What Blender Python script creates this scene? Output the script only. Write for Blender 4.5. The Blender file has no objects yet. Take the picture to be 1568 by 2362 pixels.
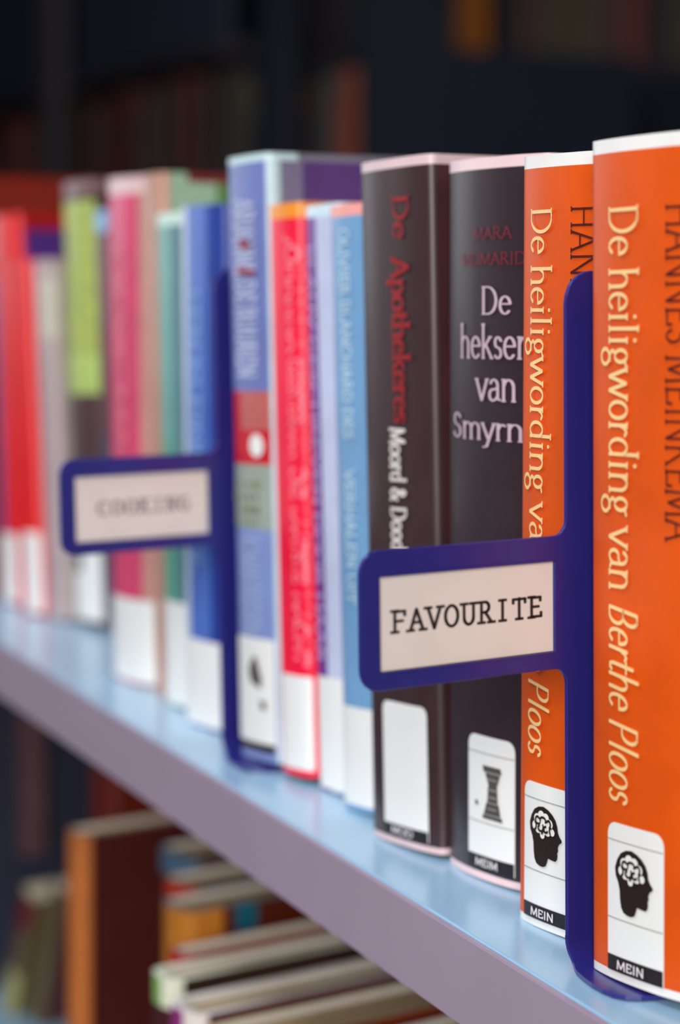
import bpy, bmesh, math, random
from math import sin, cos, pi, radians, sqrt, asin, atan2
from mathutils import Vector, Matrix

# ------------------------------------------------------------------ camera
cam_data = bpy.data.cameras.new('camera')
cam = bpy.data.objects.new('camera', cam_data)
bpy.context.scene.collection.objects.link(cam)
_y, _p, _r = radians(24.0), radians(6.55), radians(0.35)
_F = Vector((-cos(_y) * cos(_p), sin(_y) * cos(_p), -sin(_p)))
_R = _F.cross(Vector((0, 0, 1))).normalized()
_U = _R.cross(_F)
_R2 = _R * cos(_r) + _U * sin(_r)
_U2 = _U * cos(_r) - _R * sin(_r)
cam.matrix_world = Matrix(((_R2.x, _U2.x, -_F.x, 0.51324), (_R2.y, _U2.y, -_F.y, -0.28478), (_R2.z, _U2.z, -_F.z, 0.18188), (0, 0, 0, 1)))
cam_data.sensor_fit = 'VERTICAL'
cam_data.sensor_height = 36.0
cam_data.lens = 4900.0 / 2362.0 * 36.0
cam_data.clip_start = 0.01
cam_data.dof.use_dof = True
cam_data.dof.focus_distance = 0.568
cam_data.dof.aperture_fstop = 6.8
bpy.context.scene.camera = cam

# ------------------------------------------------------------------ world, lights, exposure
sc = bpy.context.scene
sc.view_settings.view_transform = 'Standard'
sc.view_settings.look = 'None'
sc.view_settings.gamma = 1.0
sc.view_settings.exposure = 0.4
sc.view_settings.use_curve_mapping = False
world = bpy.data.worlds.new('world')
sc.world = world
world.use_nodes = True
world.node_tree.nodes['Background'].inputs[0].default_value = (0.55, 0.65, 0.9, 1)
world.node_tree.nodes['Background'].inputs[1].default_value = 0.04


def area(name, loc, target, sx, sy, energy, col):
    l = bpy.data.lights.new(name, 'AREA')
    l.shape = 'RECTANGLE'
    l.size, l.size_y, l.energy, l.color = sx, sy, energy, col
    o = bpy.data.objects.new(name, l)
    sc.collection.objects.link(o)
    o.location = loc
    o.rotation_euler = (Vector(target) - Vector(loc)).to_track_quat('-Z', 'Y').to_euler()
    return o


area('window_light', (1.75, -1.35, 0.75), (0.0, 0.0, 0.1), 1.3, 1.1, 42.0, (1.0, 0.965, 0.94))
area('aisle_lamp', (-0.25, -0.65, 1.45), (-0.15, 0.0, 0.0), 1.4, 0.5, 15.0, (0.78, 0.88, 1.0))

area('far_window', (-2.3, -1.15, 0.55), (-0.1, 0.0, 0.1), 1.1, 0.9, 6.5, (0.9, 0.95, 1.0))

# ------------------------------------------------------------------ helpers
C = sc.collection
ALPHA = radians(9.8)          # the books stand turned by this much against the shelf edge
EX = Vector((cos(ALPHA), sin(ALPHA), 0))
EY = Vector((-sin(ALPHA), cos(ALPHA), 0))


def lin(c):
    return tuple((v / 255.0 / 12.92 if v / 255.0 <= 0.04045 else ((v / 255.0 + 0.055) / 1.055) ** 2.4) for v in c)


_mats = {}


def mat(name, rgb, rough=0.5, coat=0.0, var=0.06, scale=60.0, bump=0.0, metal=0.0, rgb2=None, stretch=(1, 1, 1), spec=0.5):
    if name in _mats:
        return _mats[name]
    m = bpy.data.materials.new(name)
    m.use_nodes = True
    nt = m.node_tree
    b = nt.nodes['Principled BSDF']
    c = lin(rgb)
    tc = nt.nodes.new('ShaderNodeTexCoord')
    mp = nt.nodes.new('ShaderNodeMapping')
    mp.inputs['Scale'].default_value = stretch
    nz = nt.nodes.new('ShaderNodeTexNoise')
    nz.inputs['Scale'].default_value = scale
    nz.inputs['Detail'].default_value = 4
    ramp = nt.nodes.new('ShaderNodeValToRGB')
    c2 = lin(rgb2) if rgb2 else tuple(max(0, v * (1 - var)) for v in c)
    c1 = c if rgb2 else tuple(min(1, v * (1 + var)) for v in c)
    ramp.color_ramp.elements[0].position = 0.35
    ramp.color_ramp.elements[1].position = 0.65
    ramp.color_ramp.elements[0].color = (*c2, 1)
    ramp.color_ramp.elements[1].color = (*c1, 1)
    nt.links.new(tc.outputs['Object'], mp.inputs[0])
    nt.links.new(mp.outputs[0], nz.inputs['Vector'])
    nt.links.new(nz.outputs['Fac'], ramp.inputs[0])
    nt.links.new(ramp.outputs[0], b.inputs['Base Color'])
    b.inputs['Roughness'].default_value = rough
    b.inputs['Metallic'].default_value = metal
    b.inputs['Coat Weight'].default_value = coat
    b.inputs['Coat Roughness'].default_value = 0.2
    b.inputs['Specular IOR Level'].default_value = spec
    if bump:
        bp = nt.nodes.new('ShaderNodeBump')
        bp.inputs['Strength'].default_value = bump
        bp.inputs['Distance'].default_value = 0.001
        nt.links.new(nz.outputs['Fac'], bp.inputs['Height'])
        nt.links.new(bp.outputs[0], b.inputs['Normal'])
    _mats[name] = m
    return m


def cloth(rgb, rough=0.42, coat=0.15):
    return mat('print_%d_%d_%d' % tuple(rgb), rgb, rough, coat)


def obj(name, verts, faces, mats, parent=None, fm=None, smooth=False):
    me = bpy.data.meshes.new(name)
    me.from_pydata([tuple(v) for v in verts], [], faces)
    if not isinstance(mats, (list, tuple)):
        mats = [mats]
    for m in mats:
        me.materials.append(m)
    if fm:
        for p, i in zip(me.polygons, fm):
            p.material_index = i
    if smooth:
        for p in me.polygons:
            p.use_smooth = True
    me.update()
    o = bpy.data.objects.new(name, me)
    C.objects.link(o)
    if parent:
        o.parent = parent
    return o


def boxes(name, bs, m, parent=None, bevel=0.0):
    """bs: list of (x0,x1,y0,y1,z0,z1)"""
    bm = bmesh.new()
    for x0, x1, y0, y1, z0, z1 in bs:
        vs = [bm.verts.new((x, y, z)) for x in (x0, x1) for y in (y0, y1) for z in (z0, z1)]
        for f in ((0, 1, 3, 2), (4, 6, 7, 5), (0, 4, 5, 1), (2, 3, 7, 6), (0, 2, 6, 4), (1, 5, 7, 3)):
            bm.faces.new([vs[i] for i in f])
    if bevel:
        bmesh.ops.bevel(bm, geom=list(bm.edges), offset=bevel, segments=2, affect='EDGES')
    bmesh.ops.recalc_face_normals(bm, faces=bm.faces)
    me = bpy.data.meshes.new(name)
    bm.to_mesh(me)
    bm.free()
    me.materials.append(m)
    o = bpy.data.objects.new(name, me)
    C.objects.link(o)
    if parent:
        o.parent = parent
    return o


def empty(name, loc, label, cat, group=None, rot=(0, 0, 0)):
    o = bpy.data.objects.new(name, None)
    C.objects.link(o)
    o.empty_display_size = 0.02
    o.location = loc
    o.rotation_euler = rot
    o['label'] = label
    o['category'] = cat
    if group:
        o['group'] = group
    return o


# ------------------------------------------------------------------ stroke lettering
def arc(cx, cy, rx, ry, a0, a1, n=12):
    return [(cx + rx * cos(radians(a0 + (a1 - a0) * i / n)), cy + ry * sin(radians(a0 + (a1 - a0) * i / n))) for i in range(n + 1)]


def L(*p):
    return list(p)


# glyph: (advance, [(points, serif flags)])  flags: s = serif at start, e = serif at end
G = {
    'A': (.68, [(L((.06, 0), (.33, .68)), 's'), (L((.33, .68), (.62, 0)), 'e'), (L((.16, .25), (.52, .25)), '')]),
    'B': (.60, [(L((.13, 0), (.13, .68)), 'se'), ([(.13, .68)] + arc(.28, .515, .17, .165, 90, -90) + [(.13, .35)], ''), ([(.13, .35)] + arc(.30, .175, .20, .175, 90, -90) + [(.13, 0)], '')]),
    'C': (.66, [(arc(.36, .34, .30, .34, 48, 312, 16), '')]),
    'D': (.72, [(L((.13, 0), (.13, .68)), 'se'), ([(.13, .68)] + arc(.30, .34, .33, .34, 90, -90, 16) + [(.13, 0)], '')]),
    'E': (.60, [(L((.13, 0), (.13, .68)), 'se'), (L((.13, .66), (.50, .66), (.50, .55)), ''), (L((.13, .35), (.42, .35)), ''), (L((.13, .02), (.53, .02), (.53, .14)), '')]),
    'F': (.57, [(L((.13, 0), (.13, .68)), 'se'), (L((.13, .66), (.50, .66), (.50, .53)), ''), (L((.13, .35), (.42, .35)), '')]),
    'G': (.70, [(arc(.36, .34, .30, .34, 50, 320, 16) + [(.59, .28), (.42, .28)], '')]),
    'H': (.74, [(L((.13, 0), (.13, .68)), 'se'), (L((.61, 0), (.61, .68)), 'se'), (L((.13, .35), (.61, .35)), '')]),
    'I': (.32, [(L((.16, 0), (.16, .68)), 'se')]),
    'J': (.36, [(L((.20, .68), (.20, .05), (.10, -.10), (.0, -.1)), 's')]),
    'K': (.68, [(L((.13, 0), (.13, .68)), 'se'), (L((.14, .33), (.54, .68)), 'e'), (L((.26, .42), (.60, 0)), 'e')]),
    'L': (.56, [(L((.13, 0), (.13, .68)), 'se'), (L((.13, .02), (.50, .02), (.50, .14)), '')]),
    'M': (.86, [(L((.10, 0), (.14, .68)), 's'), (L((.14, .68), (.42, .06)), ''), (L((.42, .06), (.71, .68)), ''), (L((.71, .68), (.75, 0)), 'e')]),
    'N': (.74, [(L((.13, 0), (.13, .68)), 'se'), (L((.13, .68), (.61, 0)), ''), (L((.61, 0), (.61, .68)), 'e')]),
    'O': (.74, [(arc(.37, .34, .31, .34, 0, 360, 20), '')]),
    'P': (.58, [(L((.13, 0), (.13, .68)), 'se'), ([(.13, .68)] + arc(.30, .50, .19, .18, 90, -90) + [(.13, .32)], '')]),
    'R': (.64, [(L((.13, 0), (.13, .68)), 'se'), ([(.13, .68)] + arc(.29, .51, .17, .17, 90, -90) + [(.13, .34)], ''), (L((.30, .34), (.57, 0)), 'e')]),
    'S': (.52, [([(.42, .56)] + arc(.26, .51, .15, .16, 30, 250, 10) + arc(.26, .18, .17, .17, 80, -150, 10) + [(.09, .14)], '')]),
    'T': (.62, [(L((.31, 0), (.31, .68)), 's'), (L((.05, .54), (.05, .66), (.57, .66), (.57, .54)), '')]),
    'U': (.72, [([(.13, .68), (.13, .24)] + arc(.36, .24, .23, .24, 180, 360, 10) + [(.59, .68)], 'se')]),
    'V': (.68, [(L((.06, .68), (.34, 0)), 's'), (L((.34, 0), (.62, .68)), 'e')]),
    'a': (.47, [(arc(.23, .30, .14, .14, 155, 0, 8) + [(.37, .04), (.45, .02)], ''), ([(.37, .27), (.22, .23)] + arc(.19, .12, .13, .12, 90, 270, 8) + [(.30, .03), (.37, .10)], '')]),
    'b': (.52, [(L((.11, .02), (.11, .70)), 'e'), ([(.11, .36)] + arc(.26, .22, .19, .22, 120, -130, 12) + [(.11, .05)], '')]),
    'd': (.53, [(L((.41, .0), (.41, .70)), 'e'), ([(.41, .34)] + arc(.25, .22, .19, .22, 55, 305, 12) + [(.41, .08)], '')]),
    'e': (.46, [([(.08, .25), (.41, .25)] + arc(.24, .22, .18, .22, 8, 318, 14), '')]),
    'g': (.48, [(arc(.22, .29, .14, .15, 0, 360, 14), ''), (L((.15, .16), (.09, .08), (.15, .02), (.32, .01)), ''), (arc(.23, -.11, .18, .11, 70, 430, 14), ''), (L((.33, .39), (.46, .42)), '')]),
    'h': (.55, [(L((.11, 0), (.11, .70)), 'se'), ([(.11, .30)] + arc(.28, .28, .16, .16, 150, 0, 8) + [(.44, 0)], 'e')]),
    'i': (.27, [(L((.13, 0), (.13, .44)), 'se'), (L((.13, .61), (.13, .64)), '')]),
    'j': (.27, [(L((.15, .44), (.15, -.1), (.05, -.2)), 's'), (L((.15, .61), (.15, .64)), '')]),
    'k': (.52, [(L((.11, 0), (.11, .70)), 'se'), (L((.12, .20), (.40, .44)), 'e'), (L((.22, .28), (.46, 0)), 'e')]),
    'l': (.27, [(L((.13, 0), (.13, .70)), 'se')]),
    'm': (.82, [(L((.11, 0), (.11, .44)), 'se'), ([(.11, .30)] + arc(.26, .29, .15, .15, 150, 0, 8) + [(.41, 0)], 'e'), ([(.41, .30)] + arc(.57, .29, .15, .15, 150, 0, 8) + [(.72, 0)], 'e')]),
    'n': (.55, [(L((.11, 0), (.11, .44)), 'se'), ([(.11, .30)] + arc(.28, .28, .16, .16, 150, 0, 8) + [(.44, 0)], 'e')]),
    'o': (.49, [(arc(.245, .22, .19, .22, 0, 360, 16), '')]),
    'p': (.53, [(L((.11, -.20), (.11, .44)), 'se'), ([(.11, .36)] + arc(.27, .22, .19, .22, 120, -130, 12) + [(.11, .05)], '')]),
    'r': (.37, [(L((.11, 0), (.11, .44)), 'se'), (L((.11, .28), (.17, .38), (.27, .43), (.34, .39)), '')]),
    's': (.38, [([(.31, .36)] + arc(.19, .33, .11, .11, 30, 240, 8) + arc(.19, .11, .12, .11, 70, -150, 8), '')]),
    't': (.33, [(L((.14, .58), (.14, .10), (.19, .01), (.27, .01), (.32, .06)), ''), (L((.03, .42), (.30, .42)), '')]),
    'u': (.54, [([(.11, .44), (.11, .15)] + arc(.26, .15, .15, .15, 180, 300, 8) + [(.42, .12)], 's'), (L((.42, .44), (.42, 0)), 'se')]),
    'v': (.50, [(L((.04, .44), (.25, 0)), 's'), (L((.25, 0), (.46, .44)), 'e')]),
    'w': (.74, [(L((.04, .44), (.21, 0)), 's'), (L((.21, 0), (.37, .42)), ''), (L((.37, .42), (.53, 0)), ''), (L((.53, 0), (.70, .44)), 'e')]),
    'y': (.50, [(L((.04, .44), (.26, .02)), 's'), (L((.47, .44), (.20, -.18), (.08, -.20)), 's')]),
    '&': (.70, [(L((.62, .30), (.45, .06), (.25, 0), (.10, .10), (.12, .26), (.38, .46), (.36, .62), (.24, .68), (.15, .58), (.20, .42), (.62, 0)), '')]),
    ' ': (.26, []),
}


def hull(pts):
    pts = sorted(set(pts))
    if len(pts) < 3:
        return pts
    def half(ps):
        h = []
        for p in ps:
            while len(h) > 1 and (h[-1][0] - h[-2][0]) * (p[1] - h[-2][1]) - (h[-1][1] - h[-2][1]) * (p[0] - h[-2][0]) <= 1e-12:
                h.pop()
            h.append(p)
        return h
    a, b = half(pts), half(pts[::-1])
    return a[:-1] + b[:-1]


def lettering(text, nib=(.05, .018), serif=.075, slant=0.0, mono=None, track=0.0, italic_from=None, nibn=8):
    """Returns polygons in em units and the total advance."""
    polys, x = [], 0.0
    for idx, ch in enumerate(text):
        adv, strokes = G[ch]
        sl = slant
        srf = serif
        sx, ox = 1.0, 0.0
        if italic_from is not None and idx >= italic_from:
            sl, srf, sx = 0.22, 0.0, 0.9
        if mono:
            sx = mono * .86 / max(adv, .5) if adv > .4 else 1.0
            ox = (mono - adv * sx) / 2
        segs = []
        for pts, fl in strokes:
            for a, b in zip(pts[:-1], pts[1:]):
                segs.append((a, b, False))
            if srf:
                s = srf / sx
                if 's' in fl:
                    p = pts[0]
                    segs.append(((p[0] - s, p[1]), (p[0] + s, p[1]), True))
                if 'e' in fl:
                    p = pts[-1]
                    segs.append(((p[0] - s, p[1]), (p[0] + s, p[1]), True))
        for a, b, is_s in segs:
            q = []
            for p in (a, b):
                px = x + ox + p[0] * sx + sl * p[1]
                for k in range(nibn):
                    t = 2 * pi * (k + .5) / nibn
                    nx = nib[0] * (0.6 if is_s else 1.0)
                    q.append((round(px + nx * cos(t), 5), round(p[1] + nib[1] * sin(t), 5)))
            polys.append(hull(q))
        x += (mono if mono else adv * sx) + track
    return polys, x - track


# ------------------------------------------------------------------ book builder
class Profile:
    """Plan outline of a cover: left board, (rounded) spine, right board."""

    def __init__(s, w, depth, bulge, corner, power=2.2, t=.0009):
        s.w, s.depth, s.b, s.r, s.p, s.t = w, depth, bulge, corner, power, t

    def y(s, u):
        t = max(-1, min(1, 2 * u / s.w - 1))
        d = min(u, s.w - u)
        c = 0.0
        if d < s.r:
            c = s.r - sqrt(max(0.0, s.r * s.r - (s.r - d) ** 2))
        return -s.b * (1 - abs(t) ** s.p) + c + s.b * 0.0

    def points(s, ubreaks=(), sbreaks=()):
        us = set(round(s.w * i / 16, 5) for i in range(17))
        us |= set(round(s.r * f, 5) for f in (.1, .3, .6, 1)) | set(round(s.w - s.r * f, 5) for f in (.1, .3, .6, 1))
        us = [u for u in us if all(abs(u - b) > .0004 for b in ubreaks)] + list(ubreaks)
        us = sorted(us)
        ds = sorted(set([s.r + .0005] + list(sbreaks) + [s.depth]))
        pts = [('L', d, 0.0, d) for d in ds[::-1]]
        pts += [('S', u, u, s.y(u)) for u in us]
        pts += [('R', d, s.w, d) for d in ds]
        return pts


def build_cover(pf, h, palette, paint, ubreaks=(), zbreaks=(), sbreaks=(), parent=None, name='cover'):
    pts = pf.points(ubreaks, sbreaks)
    zs = sorted(set([0.0, h] + [z for z in zbreaks if 0 < z < h]))
    n = len(pts)
    outer = [(p[2], p[3]) for p in pts]
    inner = []
    for i in range(n):
        a = outer[max(0, i - 1)]
        b = outer[min(n - 1, i + 1)]
        dx, dy = b[0] - a[0], b[1] - a[1]
        l = sqrt(dx * dx + dy * dy) or 1
        inner.append((outer[i][0] - dy / l * pf.t, outer[i][1] + dx / l * pf.t))
    verts, faces, fm = [], [], []
    for z in zs:
        verts += [(x, y, z) for x, y in outer]
        verts += [(min(max(x, pf.t), pf.w - pf.t), y, z) for x, y in inner]
    keys = list(palette.keys())
    for k in range(len(zs) - 1):
        o0, o1 = k * 2 * n, (k + 1) * 2 * n
        zc = (zs[k] + zs[k + 1]) / 2
        for i in range(n - 1):
            a, b = pts[i], pts[i + 1]
            reg = 'S' if 'S' in (a[0], b[0]) and a[0] == b[0] else ('L' if 'L' in (a[0], b[0]) else 'R')
            if a[0] != b[0]:
                reg, u = 'S', (0.0 if a[0] == 'L' else pf.w)
            else:
                u = (a[1] + b[1]) / 2
            faces.append((o0 + i, o0 + i + 1, o1 + i + 1, o1 + i))
            fm.append(keys.index(paint(reg, u, zc)))
            faces.append((o0 + n + i + 1, o0 + n + i, o1 + n + i, o1 + n + i + 1))
            fm.append(keys.index('inside') if 'inside' in keys else 0)
        for i, j in ((0, 1), (n - 1, 0)):
            q = (o0 + i, o1 + i, o1 + n + i, o0 + n + i) if j else (o0 + i, o0 + n + i, o1 + n + i, o1 + i)
            faces.append(q)
            fm.append(0)
    rim = keys.index('rim') if 'rim' in keys else 0
    for k, flip in ((0, True), (len(zs) - 1, False)):
        o = k * 2 * n
        for i in range(n - 1):
            q = (o + i, o + i + 1, o + n + i + 1, o + n + i)
            faces.append(q[::-1] if flip else q)
            fm.append(rim)
    ob = obj(name, verts, faces, [palette[k] for k in keys], parent, fm)
    # smooth only the spine curve
    for p in ob.data.polygons:
        p.use_smooth = abs(p.normal.z) < .5
    ob.data.set_sharp_from_angle(angle=radians(32)) if hasattr(ob.data, 'set_sharp_from_angle') else None
    return ob


def spine_sheet(pf, name, u0, u1, z0, z1, m, parent, off=.00025, r=0.0, corners='tb'):
    """A printed sheet that follows the spine, its corners rounded by r."""
    us = [u0 + (u1 - u0) * i / 12 for i in range(13)]
    if r:
        us += [u0 + r * f for f in (.08, .25, .5, .8)] + [u1 - r * f for f in (.08, .25, .5, .8)]
    us = sorted(us)
    verts, faces = [], []
    for u in us:
        d = min(u - u0, u1 - u)
        c = 0.0
        if r and d < r:
            c = r - sqrt(max(0, r * r - (r - d) ** 2))
        for z, tag in ((z0, 'b'), (z1, 't')):
            cc = c if tag in corners else 0.0
            zz = z + cc if tag == 'b' else z - cc
            verts.append((u, pf.y(u) - off, zz))
            verts.append((u, pf.y(u) - off + .0001, zz))
    n = len(us)
    for i in range(n - 1):
        a, b = 4 * i, 4 * i + 4
        faces += [(a, b, b + 2, a + 2), (a + 1, a + 3, b + 3, b + 1), (a, a + 1, b + 1, b), (a + 2, b + 2, b + 3, a + 3)]
    faces += [(0, 2, 3, 1), (4 * n - 4, 4 * n - 3, 4 * n - 1, 4 * n - 2)]
    return obj(name, verts, faces, m, parent)


def spine_polys(pf, name, polys, m, parent, off=.0005):
    """polys already in (u, z) metres; laid on the spine surface."""
    verts, faces = [], []
    for poly in polys:
        if len(poly) < 3:
            continue
        s = len(verts)
        verts += [(u, pf.y(u) - off, z) for u, z in poly]
        faces.append(tuple(range(s, s + len(poly))))
    return obj(name, verts, faces, m, parent)


def vtext(pf, name, text, u0, z_top, z_bot, cap, m, parent, off=.0005, **kw):
    """Text running down the spine; baseline at u0, cap height cap (metres)."""
    polys, adv = lettering(text, **kw)
    sz = cap / .68
    sa = (z_top - z_bot) / adv
    return spine_polys(pf, name, [[(u0 + b * sz, z_top - a * sa) for a, b in p][::-1] for p in polys], m, parent, off)


def htext(pf, name, text, u0, z0, width, cap, m, parent, off=.0005, **kw):
    polys, adv = lettering(text, **kw)
    sz = cap / .68
    sa = width / adv
    return spine_polys(pf, name, [[(u0 + a * sa, z0 + b * sz) for a, b in p] for p in polys], m, parent, off)


PAGES = mat('page_paper', (226, 214, 192), .85, 0, .10, 900, .5, stretch=(1, .02, 1))
WHITE = mat('label_paper', (243, 241, 236), .42, .1, .015, 40)
BLACK = mat('label_black_ink', (34, 24, 26), .5, 0, .05)
GREYLINE = mat('label_grey_line', (150, 150, 145), .6)
BROWNINK = mat('label_brown_black_ink', (40, 24, 22), .5)


def page_block(pf, h, parent, inset=.003, m=None):
    t = pf.t
    us = [t * 1.2 + (pf.w - 2.4 * t) * i / 10 for i in range(11)]
    pts = [(u, pf.y(u) + t * 1.6 + .0006) for u in us]
    pts += [(pf.w - 1.2 * t, pf.depth - inset - .001)] + [(u, pf.depth - inset - .004 + .003 * abs(2 * u / pf.w - 1)) for u in us[::-1][1:-1]] + [(1.2 * t, pf.depth - inset - .001)]
    n = len(pts)
    z0, z1 = inset * .5, h - inset
    verts = [(x, y, z0) for x, y in pts] + [(x, y, z1) for x, y in pts]
    faces = [tuple(range(n))[::-1], tuple(range(n, 2 * n))]
    faces += [(i, (i + 1) % n, n + (i + 1) % n, n + i) for i in range(n)]
    return obj('page_block', verts, faces, m or PAGES, parent)


def book(label, x, y, w, h, lean=0.0, depth=.135, bulge=.0015, corner=.002, power=2.4, t=.0009, base=None, spine=None, side=None,
         palette=None, paint=None, ubreaks=(), zbreaks=(), sbreaks=(), z=0.0, group='books standing on the pale blue shelf', inset=.003, name='book', rim=None, pages=None):
    th = asin(max(-.9, min(.9, lean / h)))
    root = empty(name, EX * x + EY * y + Vector((0, 0, z + max(0.0, w * sin(th)))), label, 'book', group)
    root.rotation_euler = (Matrix.Rotation(ALPHA, 3, 'Z') @ Matrix.Rotation(th, 3, 'Y')).to_euler()
    pf = Profile(w, depth, bulge, corner, power, t)
    pal = {'spine': cloth(spine), 'side': cloth(side or spine)}
    pal['inside'] = mat('cover_inner_board', (205, 198, 186), .8)
    if rim:
        pal['rim'] = cloth(rim)
    for k, v in (palette or {}).items():
        pal[k] = cloth(v) if isinstance(v, tuple) else v
    if paint is None:
        paint = lambda reg, u, z: 'spine' if reg == 'S' else 'side'
    build_cover(pf, h, pal, paint, ubreaks, zbreaks, sbreaks, root)
    page_block(pf, h, root, inset, pages)
    return root, pf


def spine_label(pf, root, u0, u1, z0, z1, strip=None, text=None, r=.003, lines=(), corners='t', cap=.0022, off=.0003):
    lab = spine_sheet(pf, 'spine_label', u0, u1, z0, z1, WHITE, root, off, r, corners)
    if strip:
        spine_sheet(pf, 'label_strip', u0 + .0002, u1 - .0002, z0 - .0001, z0 + strip, BLACK, lab, off + .0002)
    for zl in lines:
        spine_sheet(pf, 'label_line', u0 + .0002, u1 - .0002, zl, zl + .00022, GREYLINE, lab, off + .00015)
    if text:
        wdt = (u1 - u0) * .50
        htext(pf, 'label_text', text, u0 + (u1 - u0) * .2, z0 + (strip or .004) * .5 - cap * .5, wdt, cap, mat('label_white_ink', (235, 225, 225), .5), lab, off + .0005, nib=(.06, .05), serif=0)
    return lab


# ------------------------------------------------------------------ shelf unit
unit = empty('bookshelf', (0, 0, 0), 'mauve-grey library shelf, its top painted pale blue as cool light, carrying the row of books', 'shelf')
TOPM = mat('shelf_cool_light_blue', (156, 192, 216), .25, .3, .03, 14, .02)  # cool light from above is put into this pale blue top colour
EDGEM = mat('shelf_mauve_edge_shade', (166, 147, 164), .45, .1, .03, 20)
DARKM = mat('dark_navy_panel', (34, 38, 58), .6, 0, .15, 6)
X0, X1 = -.93, .62
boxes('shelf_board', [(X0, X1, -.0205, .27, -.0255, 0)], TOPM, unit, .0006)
boxes('edge_shade_strip', [(X0, X1, -.0226, -.0206, -.0262, -.0004)], EDGEM, unit, .0004)  # separate strip added so the front keeps the less lit mauve tone
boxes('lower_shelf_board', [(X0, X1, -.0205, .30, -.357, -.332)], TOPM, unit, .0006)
boxes('lower_edge_shade_strip', [(X0, X1, -.0226, -.0206, -.357, -.3324)], EDGEM, unit, .0004)
boxes('end_panel', [(X0 - .024, X0 - .0005, -.02, .30, -1.09, -.0002)], DARKM, unit, .001)
boxes('end_panel', [(X1 + .0005, X1 + .024, -.02, .30, -1.09, -.0002)], DARKM, unit, .001)
boxes('back_panel', [(X0, X1, .285, .297, -.331, -.027)], DARKM, unit)
boxes('bottom_board', [(X0, X1, -.02, .30, -1.09, -1.0)], DARKM, unit, .001)
boxes('shelf_standard', [(X0, X0 + .012, .107, .126, -.235, -.0265)], mat('brown_painted_metal', (96, 66, 72), .45, 0, .1), unit, .001)

# ------------------------------------------------------------------ near orange books
OR1 = (222, 82, 0)
cloth(OR1, .45, .04)
BANDW = (238, 234, 228)
CREAM = mat('cream_title_ink', (252, 208, 142), .5)
MAROON = mat('maroon_author_ink', (78, 14, 6), .5)

HEAD = [(0, .68), (.02, .56), (.09, .466), (.13, .36), (.14, .222), (.17, .10), (.23, .03), (.34, .0), (.446, 0), (.53, .03), (.57, .10), (.60, .17), (.70, .16), (.82, .155), (.87, .20),
        (.885, .27), (.87, .30), (.90, .34), (.89, .40), (.93, .46), (1, .50), (1, .53), (.94, .58), (.89, .64), (.87, .74), (.82, .83), (.72, .91), (.60, .965), (.45, 1), (.30, .98), (.16, .92), (.06, .81)]


def orange_book(label, x, y, z, lean, lu, w, tu, au, zt, zb, za, tc):
    def paint(reg, u, z):
        if z > .2088 or z < .0022:
            return 'band'
        return 'spine' if reg == 'S' else 'side'
    root, pf = book(label, x, y, w, .2122, lean, .138, .0028, .0035, 2.6, .0006, spine=OR1, palette={'band': BANDW, 'rim': (235, 235, 235)}, paint=paint,
                    zbreaks=(.0022, .2088), z=z, inset=.002)
    vtext(pf, 'title_text', 'De heiligwording van Berthe Ploos', tu, zt, zb, tc, CREAM, root, nib=(.048, .021), italic_from=21, serif=.06)
    vtext(pf, 'author_text', 'HANNES MEINKEMA', au, za, .1138, .0085, MAROON, root, nib=(.038, .02), serif=.06)
    lab = spine_label(pf, root, lu, lu + .021, .0024, .0408, .0040, 'MEIN', .0032, (.0362, .0160))
    # head with a brain inside, facing right
    hu, hz, hw, hh = lu + .0034, .0178, .0142, .0170
    spine_polys(pf, 'label_head', [[(hu + a * hw, hz + b * hh) for a, b in HEAD][::-1]], BROWNINK, lab, .0006)
    brain = []
    for bx, bz, br in ((.20, .66, .085), (.27, .78, .10), (.40, .84, .105), (.54, .82, .10), (.66, .74, .095), (.74, .62, .07), (.60, .62, .10), (.44, .62, .12), (.30, .62, .09), (.50, .72, .12), (.44, .53, .07)):
        brain.append([(hu + (bx + br * cos(a * pi / 6)) * hw, hz + (bz + br * .85 * sin(a * pi / 6)) * hh) for a in range(12)])
    spine_polys(pf, 'label_brain', brain, WHITE, lab, .0008)
    sq = []
    for pts in (arc(.30, .76, .07, .06, 40, 300, 6), arc(.47, .78, .09, .05, -30, 200, 6), arc(.64, .74, .06, .06, -60, 150, 6), arc(.40, .64, .08, .05, 120, 380, 6), arc(.56, .64, .06, .05, 90, 330, 6),
                arc(.22, .66, .04, .06, -90, 90, 4), [(.44, .56), (.50, .62), (.47, .70)], arc(.70, .64, .03, .05, 60, 260, 4)):
        for a, b in zip(pts[:-1], pts[1:]):
            q = []
            for p in (a, b):
                q += [(round(hu + (p[0] + .022 * cos(k * pi / 3)) * hw, 6), round(hz + (p[1] + .022 * sin(k * pi / 3)) * hh, 6)) for k in range(6)]
            sq.append(hull(q))
    spine_polys(pf, 'label_brain_folds', sq, BROWNINK, lab, .0010)
    return root


orange_book('orange book nearest the camera with its whole head-and-brain label in view', .0474, -.0143, .0016, -.0068, .0102, .0425, .0112, .0318, .1960, .0465, .1955, .0108)
orange_book('orange book standing left of the FAVOURITE divider, partly behind it', -.001, 0.0, 0, -.0035, .0058, .0370, .0080, .0252, .1985, .0488, .1985, .0092)

# a further book beyond the right edge of the photo keeps the row going
# ------------------------------------------------------------------ black books
DK = (52, 38, 44)
SILV = mat('silver_pink_ink', (205, 178, 188), .45)


def p3(reg, u, z):
    if z > .2102:
        return 'band'
    if z < .0022:
        return 'band'
    return 'spine' if reg == 'S' else 'side'


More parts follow.
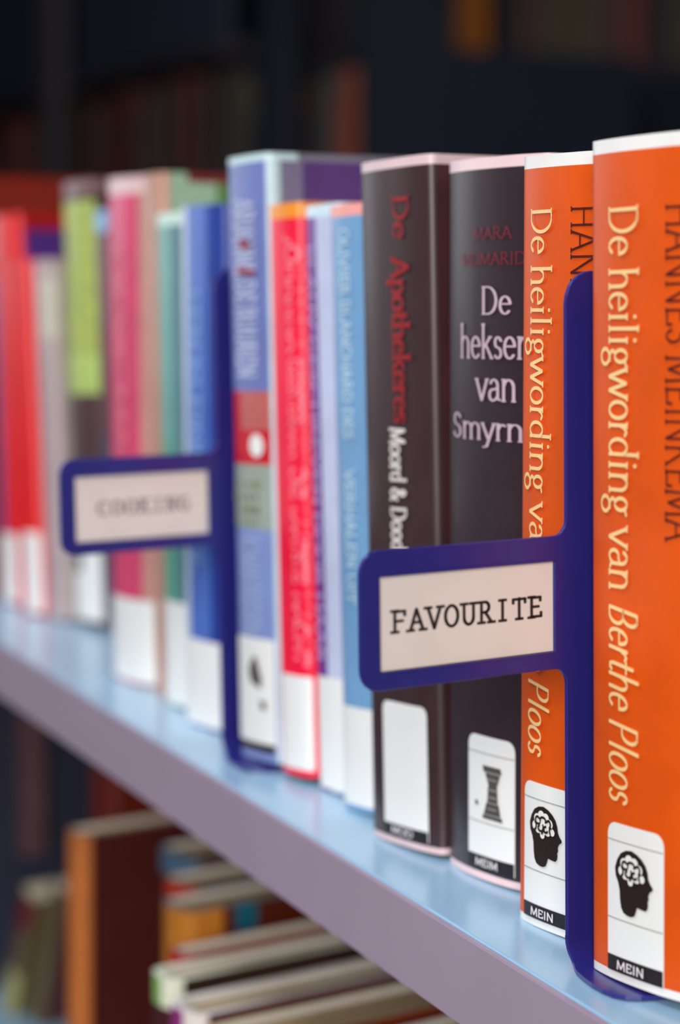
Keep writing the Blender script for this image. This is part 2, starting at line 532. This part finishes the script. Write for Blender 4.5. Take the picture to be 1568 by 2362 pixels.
root, pf = book('thick black book whose spine reads De heksen van Smyrna', -.0558, .0168, .0480, .2135, -.0046, bulge=.0045, corner=.0022, spine=DK, side=(60, 30, 32),
                palette={'band': (240, 208, 208), 'rim': (240, 215, 215)}, paint=p3, zbreaks=(.0022, .2102), inset=.002)
RED3 = mat('dark_red_ink', (128, 34, 50), .5)
for txt, u0, z0, wd, cap, m in (('MARA', .0185, .1900, .0175, .0034, RED3), ('MEIMARIDI', .0115, .1826, .0315, .0034, RED3), ('De', .0223, .1684, .0135, .0078, SILV), ('heksen', .0112, .1556, .0325, .0095, SILV),
                               ('van', .0200, .1433, .0180, .0095, SILV), ('Smyrna', .0060, .1318, .0405, .0074, SILV)):
    htext(pf, 'title_text', txt, u0, z0, wd, cap, m, root, nib=(.052, .02) if m is SILV else (.04, .025), serif=.05)
lab = spine_label(pf, root, .0160, .0373, .0034, .0437, .0040, 'MEIM', .0032, (.0385, .0175))
DG = mat('grey_icon_ink', (84, 76, 74), .6)
LG = mat('light_grey_icon_ink', (140, 134, 130), .6)
U, Z = .0206, .0190
polys = [[(U + .0030, Z + .0160), (U + .0112, Z + .0160), (U + .0116, Z + .0142), (U + .0034, Z + .0142)], [(U + .0042, Z + .0140), (U + .0110, Z + .0140), (U + .0098, Z + .0108), (U + .0056, Z + .0108)],
         [(U + .0058, Z + .0108), (U + .0096, Z + .0108), (U + .0100, Z + .0052), (U + .0052, Z + .0052)], [(U + .0048, Z + .0050), (U + .0104, Z + .0050), (U + .0112, Z + .0014), (U + .0036, Z + .0014)],
         [(U + .0030, Z + .0012), (U + .0118, Z + .0012), (U + .0120, Z + .0), (U + .0030, Z + .0)]]
spine_polys(pf, 'label_icon', [p[::-1] for p in polys] + [[(U + .0008 * cos(a * pi / 4), Z + .0042 + .0008 * sin(a * pi / 4)) for a in range(8)]], DG, lab, .0006)
spine_polys(pf, 'label_icon_lines', [[(U + .0055, Z + zz), (U + .0098, Z + zz), (U + .0098, Z + zz + .0006), (U + .0055, Z + zz + .0006)] for zz in (.003, .0065, .0088, .0118)], LG, lab, .0008)

root, pf = book('black book with red and white lettering running down, shorter label below', -.0946, .0151, .0384, .2148, -.0102, bulge=.0022, corner=.0018, power=3.2, spine=(62, 42, 44), side=(74, 40, 42),
                palette={'band': (226, 196, 196), 'grey': (80, 74, 78), 'rim': (230, 200, 200)}, paint=lambda r, u, z: 'band' if (z > .2118 or z < .002) else ('spine' if r == 'S' else 'side'), zbreaks=(.002, .2118), ubreaks=(.0105,), inset=.002)
vtext(pf, 'title_text', 'De', .0212, .2035, .1900, .0075, mat('red_title_ink', (150, 26, 30), .5), root, nib=(.06, .03))
vtext(pf, 'title_text', 'Apothekeres', .0200, .1845, .1333, .0085, mat('red_title_ink', (150, 26, 30), .5), root, nib=(.085, .03))
vtext(pf, 'publisher_text', 'Moord & Dood', .0175, .1320, .0935, .0078, mat('white_bold_ink', (228, 218, 212), .5), root, nib=(.085, .04), serif=.05)
spine_label(pf, root, .0102, .0330, .0030, .0455, .0034, 'MOO', .0028, ())

# ------------------------------------------------------------------ coloured thin books
root, pf = book('light blue book with pale lettering beside the black books', -.1303, .0276, .0240, .2025, -.0112, bulge=.002, corner=.003, spine=(118, 164, 205), side=(118, 160, 200),
                palette={'band': (250, 168, 158), 'hinge': (164, 176, 205), 'rim': (250, 190, 180)},
                paint=lambda r, u, z: 'band' if z > .1985 else ('hinge' if (r == 'S' and u < .004) else ('spine' if r == 'S' else 'side')), zbreaks=(.1985,), ubreaks=(.004,))
vtext(pf, 'title_text', 'OLIVIER BLANCHARD DES', .0095, .1945, .1250, .0052, mat('pale_blue_ink', (196, 222, 232), .5), root, nib=(.06, .05), serif=0)
vtext(pf, 'title_text', 'VERHALEN UIT', .0095, .1150, .0700, .0052, mat('pale_blue_ink', (196, 222, 232), .5), root, nib=(.06, .05), serif=0)
spine_label(pf, root, .0010, .0215, .0020, .0352, None, None, .0015)

root, pf = book('thin purple book with broad lavender edge right of the red book', -.1558, .0344, .0225, .2030, -.0118, bulge=.0015, corner=.003, spine=(112, 56, 146), side=(196, 200, 226),
                palette={'band': (214, 234, 242), 'edge': (196, 202, 228), 'dots': (146, 118, 176)},
                paint=lambda r, u, z: 'band' if z > .1990 else ('edge' if (r == 'S' and u > .0095) else ('spine' if r == 'S' else 'side')), zbreaks=(.1990,), ubreaks=(.0095,))
vtext(pf, 'title_text', 'BLAUW GESCHREVEN DOOR HAAR'.replace('W', 'V'), 0.0035, .1900, .0450, .0050, mat('lilac_ink', (184, 160, 210), .5), root, nib=(.07, .05), serif=0)
spine_label(pf, root, .0004, .0215, .0010, .0402, None, None, .001)

root, pf = book('bright red book with orange top right of the small divider', -.1785, .0330, .0210, .2020, -.0103, bulge=.0015, corner=.003, spine=(252, 18, 62), side=(250, 60, 90),
                palette={'band': (252, 150, 40), 'pink': (250, 112, 128), 'rim': (250, 170, 90)}, z=.0018,
                paint=lambda r, u, z: 'band' if z > .1968 else ('pink' if (r == 'L' or (r == 'S' and u < .0036)) else ('spine' if r == 'S' else 'side')), zbreaks=(.1968,), ubreaks=(.0036,))
PINKINK = mat('pink_ink', (252, 128, 142), .5)
for a, b, s in ((.1905, .1500, 'JOHANNA'), (.1480, .1130, 'GEESTERMAN'), (.1100, .0990, 'DE'), (.0960, .0690, 'LAATSTE'), (.0660, .0400, 'NACHT')):
    vtext(pf, 'title_text', s, .0140, a, b, .0060, PINKINK, root, nib=(.085, .06), serif=0)
spine_label(pf, root, .0042, .0206, .0025, .0360, None, None, .001)

PW = (112, 124, 182)


def p8(r, u, z):
    if z > .2170:
        return 'band' if r != 'R' or u < .012 else 'clear'
    if r == 'S':
        if u > .0275:
            return 'hinge'
        if .1085 < z < .1350:
            return 'red' if (z < .1210 or u < .009) else 'rose'
        if .0850 < z < .1085:
            return 'moss'
        if z < .0850:
            return 'low'
        return 'spine'
    if r == 'R':
        if u < .0045:
            return 'hinge'
        if u < .014:
            return 'fog'
    return 'side'


root, pf = book('tall periwinkle book in clear wrap with red patch, right of the small divider', -.2097, .0343, .0295, .2195, -.0100, bulge=.0018, corner=.003, spine=PW, side=(92, 60, 120), z=.0018,
                palette={'band': (206, 232, 232), 'clear': (128, 122, 138), 'hinge': (192, 214, 220), 'fog': (128, 118, 146), 'red': (206, 10, 34), 'rose': (196, 100, 96), 'moss': (152, 164, 150), 'low': (128, 146, 200), 'rim': (205, 230, 230)},
                paint=p8, zbreaks=(.2170, .1350, .1210, .1085, .0850), ubreaks=(.009, .0275), sbreaks=(.0045, .014, .012))
WI = mat('pale_periwinkle_ink', (196, 200, 228), .5)
vtext(pf, 'title_text', 'ARIANNE DE BUUREN', .0080, .2040, .1400, .0130, WI, root, nib=(.075, .045), serif=0)
vtext(pf, 'title_text', 'ROMAN BRIEVEN', .0075, .0820, .0465, .0125, mat('pale_low_ink', (170, 186, 222), .5), root, nib=(.07, .04), serif=0)
spine_polys(pf, 'cover_dot', [[(.0200 + .0042 * cos(a * pi / 8), .1155 + .0042 * sin(a * pi / 8)) for a in range(16)]], WHITE, root, .0006)
rr = random.Random(4)
spine_polys(pf, 'cover_picture', [[(.004 + .020 * (i % 4) / 4 + s * cos(a * pi / 3), .0875 + .0185 * (i // 4) / 4 + s * sin(a * pi / 3)) for a in range(6)] for i in range(16) for s in (rr.uniform(.0008, .002),)],
            mat('olive_picture_ink', (104, 122, 92), .6, rgb2=(150, 150, 110)), root, .0006)
spine_polys(pf, 'cover_picture', [[(.012, .190), (.019, .1885), (.018, .186), (.011, .187)], [(.010, .1800), (.022, .1785), (.021, .1765), (.010, .1775)]], mat('brick_ink', (150, 40, 60), .6), root, .0007)
lab = spine_label(pf, root, .0022, .0272, .0035, .0450, .0030, None, .0012)
spine_polys(pf, 'label_icon', [[(.0150, .0385), (.0115, .0335), (.0125, .0290), (.0190, .0268), (.0202, .0300), (.0185, .0345), (.0170, .0380)], [(.0190, .0225), (.0190, .0195), (.0222, .0190), (.0222, .0222)]], DG, lab, .0007)

# ------------------------------------------------------------------ books left of the small divider
root, pf = book('blue book with white left edge directly left of the small divider', -.2785, .0500, .0350, .2055, -.0035, bulge=.002, corner=.003, spine=(78, 112, 192), side=(70, 100, 180),
                palette={'edge': (204, 212, 230), 'deep': (36, 62, 148), 'rim': (170, 200, 230)}, paint=lambda r, u, z: 'edge' if (r == 'L' or (r == 'S' and u < .0078)) else ('deep' if (r == 'S' and u > .0240) else ('spine' if r == 'S' else 'side')),
                ubreaks=(.0078, .0240))
vtext(pf, 'title_text', 'EEN KLEINE VOGEL', .0110, .1730, .0620, .0080, mat('mid_blue_ink', (120, 158, 214), .5), root, nib=(.10, .08), serif=0)
spine_label(pf, root, .0008, .0310, .0008, .0350, None, None, .001)

root, pf = book('slim teal book with mint top between the beige and blue books', -.3126, .0600, .0300, .2035, -.0070, bulge=.0015, corner=.002, spine=(112, 172, 160), side=(86, 130, 136),
                palette={'band': (206, 232, 214), 'grn': (100, 168, 140), 'rim': (206, 232, 214)}, paint=lambda r, u, z: 'band' if z > .1985 else ('side' if r != 'S' or u > .0135 else ('grn' if z < .11 else 'spine')), zbreaks=(.1985, .11), ubreaks=(.0135,))
spine_label(pf, root, .0004, .0290, .0010, .0440, None, None, .001)

root, pf = book('narrow beige book with a green-topped cover taller than its neighbour', -.3330, .0660, .0175, .2205, -.0095, bulge=.001, corner=.003, spine=(192, 142, 122), side=(96, 134, 78),
                palette={'mint': (158, 186, 160), 'dark': (78, 104, 48), 'redt': (120, 44, 40)}, paint=lambda r, u, z: 'spine' if r == 'S' else ('redt' if z > .2165 and u > .012 else ('mint' if u < .026 else ('dark' if u > .05 else 'side'))), zbreaks=(.2165,), sbreaks=(.012, .026, .05))

root, pf = book('pink book with white top band left of the beige book', -.3800, .0707, .0385, .2200, -.0037, bulge=.0035, corner=.004, spine=(216, 70, 108), side=(200, 160, 150),
                palette={'band': (228, 192, 190), 'edge': (150, 44, 66), 'rgt': (196, 138, 128)}, paint=lambda r, u, z: 'band' if z > .2125 else ('edge' if (r == 'S' and u < .0035 and z < .205) else ('rgt' if (r == 'S' and u > .0320) else ('spine' if r == 'S' else 'side'))),
                zbreaks=(.2125, .205), ubreaks=(.0035, .0320))
vtext(pf, 'title_text', 'LIEVE MARIE', .0135, .1900, .0700, .0085, mat('rose_ink', (228, 110, 132), .5), root, nib=(.09, .07), serif=0)
spine_label(pf, root, .0004, .0382, .0010, .0372, None, None, .001)

# ------------------------------------------------------------------ left group
book('dark maroon book half hidden behind the pink book', -.4500, .1300, .0300, .2000, -.006, spine=(82, 30, 42), side=(70, 24, 34))
root, pf = book('dark slim book with a light blue cap right of the lime book', -.4815, .1200, .0230, .2090, -.0100, bulge=.0015, spine=(88, 34, 48), side=(96, 36, 44),
                palette={'band': (112, 168, 214), 'navy': (60, 52, 84), 'rim': (120, 170, 214)}, paint=lambda r, u, z: 'band' if z > .1985 else ('navy' if (z < .1) else ('spine' if r == 'S' else 'side')), zbreaks=(.1985, .1))
root, pf = book('brown book with tall lime green patch on its spine', -.5140, .1200, .0310, .2235, -.0120, bulge=.002, spine=(74, 44, 46), side=(64, 44, 42),
                palette={'band': (140, 104, 102), 'lime': mat('lime_print', (182, 196, 82), .45, .1, .12, 160, rgb2=(160, 172, 84)), 'bright': (184, 208, 106)},
                paint=lambda r, u, z: 'band' if z > .2185 else ('spine' if (z > .2135 or z < .1175) and r == 'S' else ('side' if r != 'S' else ('bright' if z < .1370 else 'lime'))), zbreaks=(.2185, .2135, .1370, .1175))
lab = spine_label(pf, root, .0010, .0300, .0030, .0400, None, None, .002)
spine_polys(pf, 'label_icon', [[(.004, .036), (.013, .035), (.012, .028), (.005, .027)]], DG, lab, .0006)

root, pf = book('short warm grey book left of the lime book', -.5340, .1130, .0195, .1845, -.0135, bulge=.0015, corner=.004, spine=(178, 158, 158), side=(170, 160, 150),
                palette={'pale': (196, 188, 172), 'rim': (200, 184, 190)}, paint=lambda r, u, z: 'pale' if (r == 'S' and u > .009 and .145 < z < .175) else ('spine' if r == 'S' else 'side'), zbreaks=(.145, .175), ubreaks=(.009,))
root, pf = book('short red book with white label left of the grey book', -.5575, .1120, .0205, .1845, -.0140, bulge=.002, corner=.003, spine=(232, 12, 22), side=(236, 100, 90),
                palette={'pink': (236, 50, 50), 'rim': (230, 190, 190)}, paint=lambda r, u, z: 'pink' if (r == 'S' and u > .0195) else ('spine' if r == 'S' else 'side'), ubreaks=(.0195,))
spine_label(pf, root, .0020, .0198, .0010, .0430, None, None, .002)
root, pf = book('red book with purple lower left spine at the left end of the row', -.5995, .1180, .0340, .2080, -.0100, bulge=.003, corner=.003, spine=(228, 14, 24), side=(76, 40, 120),
                palette={'purple': (124, 76, 156), 'top': (168, 16, 20)}, paint=lambda r, u, z: ('top' if z > .200 else 'side') if r == 'R' else ('purple' if (u < .013 and z < .175) else 'spine'), zbreaks=(.175, .200), ubreaks=(.013,))
spine_label(pf, root, .0050, .0260, .0010, .0380, None, None, .002)
book('tall rust brown book behind the red book at the left end', -.6400, .1150, .0360, .2290, -.0110, spine=(120, 34, 20), side=(126, 32, 16))

# ------------------------------------------------------------------ bookends with signs
NAVY = mat('navy_painted_steel', (40, 38, 118), .34, .3, .05, 30)
CARDM = mat('sign_card', (230, 219, 208), .6, 0, .02, 60)
TYPEM = mat('typewriter_ink', (48, 34, 34), .7)


def rounded(poly, n=6):
    """poly: list of (a, b, r)"""
    out = []
    m = len(poly)
    for i in range(m):
        a, p, b = Vector(poly[i - 1][:2]), Vector(poly[i][:2]), Vector(poly[(i + 1) % m][:2])
        r = poly[i][2]
        if r <= 0:
            out.append(tuple(p))
            continue
        d1, d2 = (a - p).normalized(), (b - p).normalized()
        ang = d1.angle(d2)
        tl = r / math.tan(ang / 2)
        c = p + (d1 + d2).normalized() * (r / sin(ang / 2))
        s, e = p + d1 * tl - c, p + d2 * tl - c
        a0 = atan2(s.y, s.x)
        da = atan2(e.y, e.x) - a0
        while da > pi: da -= 2 * pi
        while da < -pi: da += 2 * pi
        for k in range(n + 1):
            out.append((c.x + r * cos(a0 + da * k / n), c.y + r * sin(a0 + da * k / n)))
    return out


def divider(label, x, y, word, tw, ta, tilt):
    root = empty('book_divider', EX * x + EY * y + Vector((0, 0, .0004)), label, 'book divider', 'book dividers with signs on the pale blue shelf')
    root.rotation_euler = (0, 0, ALPHA)
    T = .0011
    # upright sheet with sign frame, outline in (y, z)
    out = rounded([(0, .0075, 0), (.112, .0075, 0), (.112, .1812, .012), (0, .1812, .0085), (0, .1135, .004), (-.0645, .1135, .0055), (-.0645, .0790, .0055), (0, .0790, .004)])
    hole = [(-.0585, .0836), (-.0038, .0836), (-.0038, .1071), (-.0585, .1071)]
    bm = bmesh.new()
    ov = [bm.verts.new((T, a, b)) for a, b in out]
    hv = [bm.verts.new((T, a, b)) for a, b in hole]
    es = [bm.edges.new((ov[i], ov[(i + 1) % len(ov)])) for i in range(len(ov))] + [bm.edges.new((hv[i], hv[(i + 1) % 4])) for i in range(4)]
    bmesh.ops.triangle_fill(bm, edges=es, use_beauty=True)
    geom = list(bm.faces)
    ret = bmesh.ops.extrude_face_region(bm, geom=geom)
    for v in ret['geom']:
        if isinstance(v, bmesh.types.BMVert):
            v.co.x = 0.0
    bmesh.ops.recalc_face_normals(bm, faces=bm.faces)
    me = bpy.data.meshes.new('upright_plate')
    bm.to_mesh(me)
    bm.free()
    me.materials.append(NAVY)
    o = bpy.data.objects.new('upright_plate', me)
    C.objects.link(o)
    o.parent = root
    bv = o.modifiers.new('bevel', 'BEVEL')
    bv.width = .0003
    bv.segments = 2
    bv.limit_method = 'ANGLE'
    # bend and foot: sheet swept from the upright into the foot, flaring forward
    prof = [(0.0, .0080)] + [(.0075 - .0075 * cos(k * pi / 16), .0075 - .0075 * sin(k * pi / 16)) for k in range(1, 9)] + [(.012, 0.0), (.017, 0), (.022, 0), (.026, 0), (.029, 0), (.0315, 0), (.035, 0), (.060, 0)]
    fr = [0.0, 0, 0, 0, 0, -.0003, -.0009, -.0017, -.0024, -.0040, -.0054, -.0061, -.0060, -.0046, -.0015, .006, .018]
    verts, faces = [], []
    for (px, pz), f in zip(prof, fr):
        for t in (0, 1):
            k = min(1, max(0, (px) / .0075))
            nx, nz = (T * (1 - k), T * k)
            for yy in (f, .100):
                verts.append((px + t * nx, yy, pz + t * nz))
    n = len(prof)
    for i in range(n - 1):
        a, b = 4 * i, 4 * i + 4
        faces += [(a, b, b + 1, a + 1), (a + 2, a + 3, b + 3, b + 2), (a, a + 2, b + 2, b), (a + 1, b + 1, b + 3, a + 3)]
    faces += [(0, 1, 3, 2), (4 * n - 4, 4 * n - 2, 4 * n - 1, 4 * n - 3)]
    obj('foot_plate', verts, faces, NAVY, root, smooth=False)
    # backing, card, lip
    boxes('sign_backing', [(-.0006, -.0001, -.0600, -.0025, .0822, .1085)], NAVY, root)
    card = boxes('sign_card', [(.00005, .00035, -.0584, -.0039, .0837, .1070)], CARDM, root)
    polys, adv = lettering(word, nib=(.058, .052), serif=.13, mono=.60)
    verts, faces = [], []
    y0, y1, zb, cap, sx = tw
    for p in polys:
        s = len(verts)
        verts += [(.00042, y0 + a / adv * (y1 - y0), zb + b * cap / .68) for a, b in p]
        faces.append(tuple(range(s, s + len(p))))
    obj('card_text', verts, faces, ta, card)
    boxes('sign_lip', [(-.00005, .0015, -.0587, -.0036, .1071, .1077), (-.00005, .0013, -.0587, -.0036, .0831, .0836)], NAVY, root)
    k = math.tan(radians(tilt))          # the sheet is bent slightly past the upright
    for c in list(root.children) + list(card.children):
        for v in c.data.vertices:
            v.co.x += max(0, v.co.z) * k if c.name.split('.')[0] != 'foot_plate' else max(0, v.co.z - .0012) * k
    return root


divider('navy metal book divider with FAVOURITE card beside the orange books', .0412, -.0175, 'FAVOURITE', (-.0552, -.0070, .0930, .0052, 1), TYPEM, -1.9)
divider('navy metal book divider with out-of-focus COOKING card, further left', -.2160, .0300, 'COOKING', (-.0500, -.0110, .0930, .0046, 1), mat('faded_typewriter_ink', (138, 122, 120), .7), -2.3)

# ------------------------------------------------------------------ lower shelf row (tops seen from above)
low = 'books on the lower shelf'
rows = [  # label, x, y, w, ztop, spine, side, rim, lean
    ('tall dark red book at the back left of the lower shelf', -.560, .150, .030, -.078, (104, 30, 22), (110, 34, 20), None, 0),
    ('brown book with orange spine standing tallest on the lower shelf', -.494, .102, .0190, -.1000, (196, 112, 52), (78, 28, 24), None, .004),
    ('dark brown book with a blue head beside the orange-spined one', -.442, .128, .034, -.1010, (78, 112, 140), (80, 40, 40), (84, 118, 146), 0),
    ('book with a red spine top on the lower shelf', -.394, .104, .027, -.1010, (206, 60, 34), (84, 92, 102), (150, 96, 80), 0),
    ('orange-spined book with a teal stripe on the lower shelf', -.359, .084, .026, -.1000, (206, 130, 44), (96, 36, 18), (110, 160, 190), 0),
    ('thin red-covered book on the lower shelf', -.297, .053, .0150, -.1000, (180, 20, 24), (150, 26, 24), None, 0),
    ('olive book with white and green spine head on the lower shelf', -.277, .034, .0190, -.1000, (150, 190, 110), (58, 40, 28), (240, 240, 214), 0),
    ('book with white and magenta spine head on the lower shelf', -.241, .022, .0230, -.1000, (160, 50, 130), (84, 26, 30), (244, 232, 222), 0),
    ('beige-topped book nearest on the lower shelf', -.211, .020, .0290, -.1010, (206, 186, 140), (116, 44, 20), (206, 176, 130), 0),
    ('dark red book at the near end of the lower shelf', -.178, .018, .0300, -.1040, (110, 30, 20), (100, 24, 16), None, 0),
]
for i, (lb, x, y, w, zt, s1, s2, rm, ln) in enumerate(rows):
    hh = zt + .3315
    pal, pt, sb = None, None, ()
    if 'teal stripe' in lb:
        pal = {'teal': (28, 100, 120), 'orange': (214, 134, 48)}
        pt = lambda r, u, z: 'spine' if r == 'S' else ('orange' if u < .016 else ('side' if u < .022 or u > .034 else 'teal'))
        sb = (.016, .022, .034)
    tt = .0035 if ('white and' in lb) else .0018
    if pt is None and rm:
        pal = {'cap': s1, 'cap2': rm, 'spine': (72, 30, 30)}
        pt = lambda r, u, z, hh=hh, w=w: (('cap' if (u < w * .62 or tt < .003) else 'cap2') if z > hh - .010 else 'spine') if r == 'S' else 'side'
        zb = (hh - .012,)
    else:
        zb = ()
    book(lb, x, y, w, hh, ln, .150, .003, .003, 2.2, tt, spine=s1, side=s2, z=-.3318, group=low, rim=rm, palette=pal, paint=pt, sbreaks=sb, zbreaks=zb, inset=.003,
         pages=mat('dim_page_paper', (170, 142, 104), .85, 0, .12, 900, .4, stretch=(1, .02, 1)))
# books slumped against each other at the far end of the lower compartment
leanpal = {'dark': (98, 80, 56), 'red': (110, 30, 36)}
book('olive and yellow book slumped at the dark left end of the lower shelf', -.858, .232, .018, .098, .036, .08, spine=(176, 168, 110), side=(110, 96, 60), z=-.3318, group=low,
     palette=leanpal, paint=lambda r, u, z: ('spine' if z < .035 else ('dark' if z < .07 else 'red')) if r == 'S' else 'side', zbreaks=(.035, .07))
book('dark olive book slumped behind the yellow one on the lower shelf', -.828, .240, .014, .108, .036, .08, spine=(104, 88, 56), side=(86, 40, 36), z=-.3318, group=low)
# ------------------------------------------------------------------ dark bookcases in the background
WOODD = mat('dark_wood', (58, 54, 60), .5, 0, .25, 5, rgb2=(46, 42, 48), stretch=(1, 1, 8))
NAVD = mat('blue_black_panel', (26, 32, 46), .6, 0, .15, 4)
caseA = empty('bookcase', (-3.9, 1.0, -1.09), 'dark L-shaped corner bookcase behind the row of books', 'bookcase')


def wbox(name, x0, x1, y0, y1, z0, z1, m):
    return boxes(name, [(x0 + 3.9, x1 + 3.9, y0 - 1.0, y1 - 1.0, z0 + 1.09, z1 + 1.09)], m, caseA, .002)


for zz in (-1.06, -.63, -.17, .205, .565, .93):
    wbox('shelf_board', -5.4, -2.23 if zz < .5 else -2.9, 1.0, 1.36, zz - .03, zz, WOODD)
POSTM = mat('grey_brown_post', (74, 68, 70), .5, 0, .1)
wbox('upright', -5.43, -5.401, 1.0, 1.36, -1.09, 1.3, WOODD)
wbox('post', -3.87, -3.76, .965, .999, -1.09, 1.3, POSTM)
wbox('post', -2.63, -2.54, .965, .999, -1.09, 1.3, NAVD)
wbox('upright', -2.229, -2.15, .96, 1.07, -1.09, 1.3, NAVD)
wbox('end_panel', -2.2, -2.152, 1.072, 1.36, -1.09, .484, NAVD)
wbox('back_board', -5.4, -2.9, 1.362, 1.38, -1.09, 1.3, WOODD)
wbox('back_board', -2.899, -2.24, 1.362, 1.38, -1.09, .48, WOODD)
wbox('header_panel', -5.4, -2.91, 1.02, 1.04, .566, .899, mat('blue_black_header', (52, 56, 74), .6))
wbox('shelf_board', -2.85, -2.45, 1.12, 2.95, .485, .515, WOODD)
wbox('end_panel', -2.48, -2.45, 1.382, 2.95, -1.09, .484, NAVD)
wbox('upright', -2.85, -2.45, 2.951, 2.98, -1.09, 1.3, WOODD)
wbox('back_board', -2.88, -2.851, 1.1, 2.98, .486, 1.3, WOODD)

rr = random.Random(11)
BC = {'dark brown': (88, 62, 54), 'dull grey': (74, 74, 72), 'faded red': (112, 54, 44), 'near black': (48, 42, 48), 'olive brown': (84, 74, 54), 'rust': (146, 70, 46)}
bkpf = {}


def far_book(kind, w, h, d=.2):
    me = {}
    root = empty('book', (0, 0, 0), kind + ' book in the unlit bookcase behind', 'book')
    pf = Profile(w, d, .003, .003, 2.2, .002)
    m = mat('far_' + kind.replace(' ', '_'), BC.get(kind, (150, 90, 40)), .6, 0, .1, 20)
    build_cover(pf, h, {'spine': m}, lambda r, u, z: 'spine', parent=root)
    page_block(pf, h, root, .004)
    return root


protos = {}


def place_far(kind, size, loc, rz, group):
    key = (kind, size)
    if key not in protos:
        w, h = ((.042, .25), (.055, .27), (.034, .22), (.066, .26), (.046, .30), (.058, .315), (.038, .29))[size]
        o = far_book(kind, w, h)
        protos[key] = (o, w)
    else:
        src, w = protos[key]
        o = src.copy()
        C.objects.link(o)
        for ch in src.children:
            c = ch.copy()
            C.objects.link(c)
            c.parent = o
    o.location = loc
    o.rotation_euler = (0, 0, rz)
    o['group'] = group
    o['label'] = kind + ' book standing ' + group
    return protos[key][1]


kinds = ['dark brown', 'dull grey', 'faded red', 'near black', 'olive brown', 'dark brown', 'near black']
g = 'on the middle shelf of the left background bookcase'
x = -4.5
while x < -2.33:
    k = rr.choice(kinds)
    if -2.50 < x < -2.40:
        k = 'rust'
    if x < -4.15:
        k = 'faded red'
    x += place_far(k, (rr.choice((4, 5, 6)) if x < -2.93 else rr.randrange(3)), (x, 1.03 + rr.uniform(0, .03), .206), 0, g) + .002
BC['amber'] = (224, 130, 52)
y = 1.222
first = True
while y < 2.85:
    k = 'amber' if first else rr.choice(['dark brown', 'faded red', 'near black', 'dark brown', 'olive brown', 'faded red'])
    w = place_far(k, 3 if first else rr.randrange(3), (-2.46, y, .516), pi / 2, 'on the shelf above the plain panel at top right')
    y += w + (.02 if first else .002)
    first = False
# ------------------------------------------------------------------ room shell


def shell(name, b, m):
    o = boxes(name, [b], m)
    o['kind'] = 'structure'
    return o


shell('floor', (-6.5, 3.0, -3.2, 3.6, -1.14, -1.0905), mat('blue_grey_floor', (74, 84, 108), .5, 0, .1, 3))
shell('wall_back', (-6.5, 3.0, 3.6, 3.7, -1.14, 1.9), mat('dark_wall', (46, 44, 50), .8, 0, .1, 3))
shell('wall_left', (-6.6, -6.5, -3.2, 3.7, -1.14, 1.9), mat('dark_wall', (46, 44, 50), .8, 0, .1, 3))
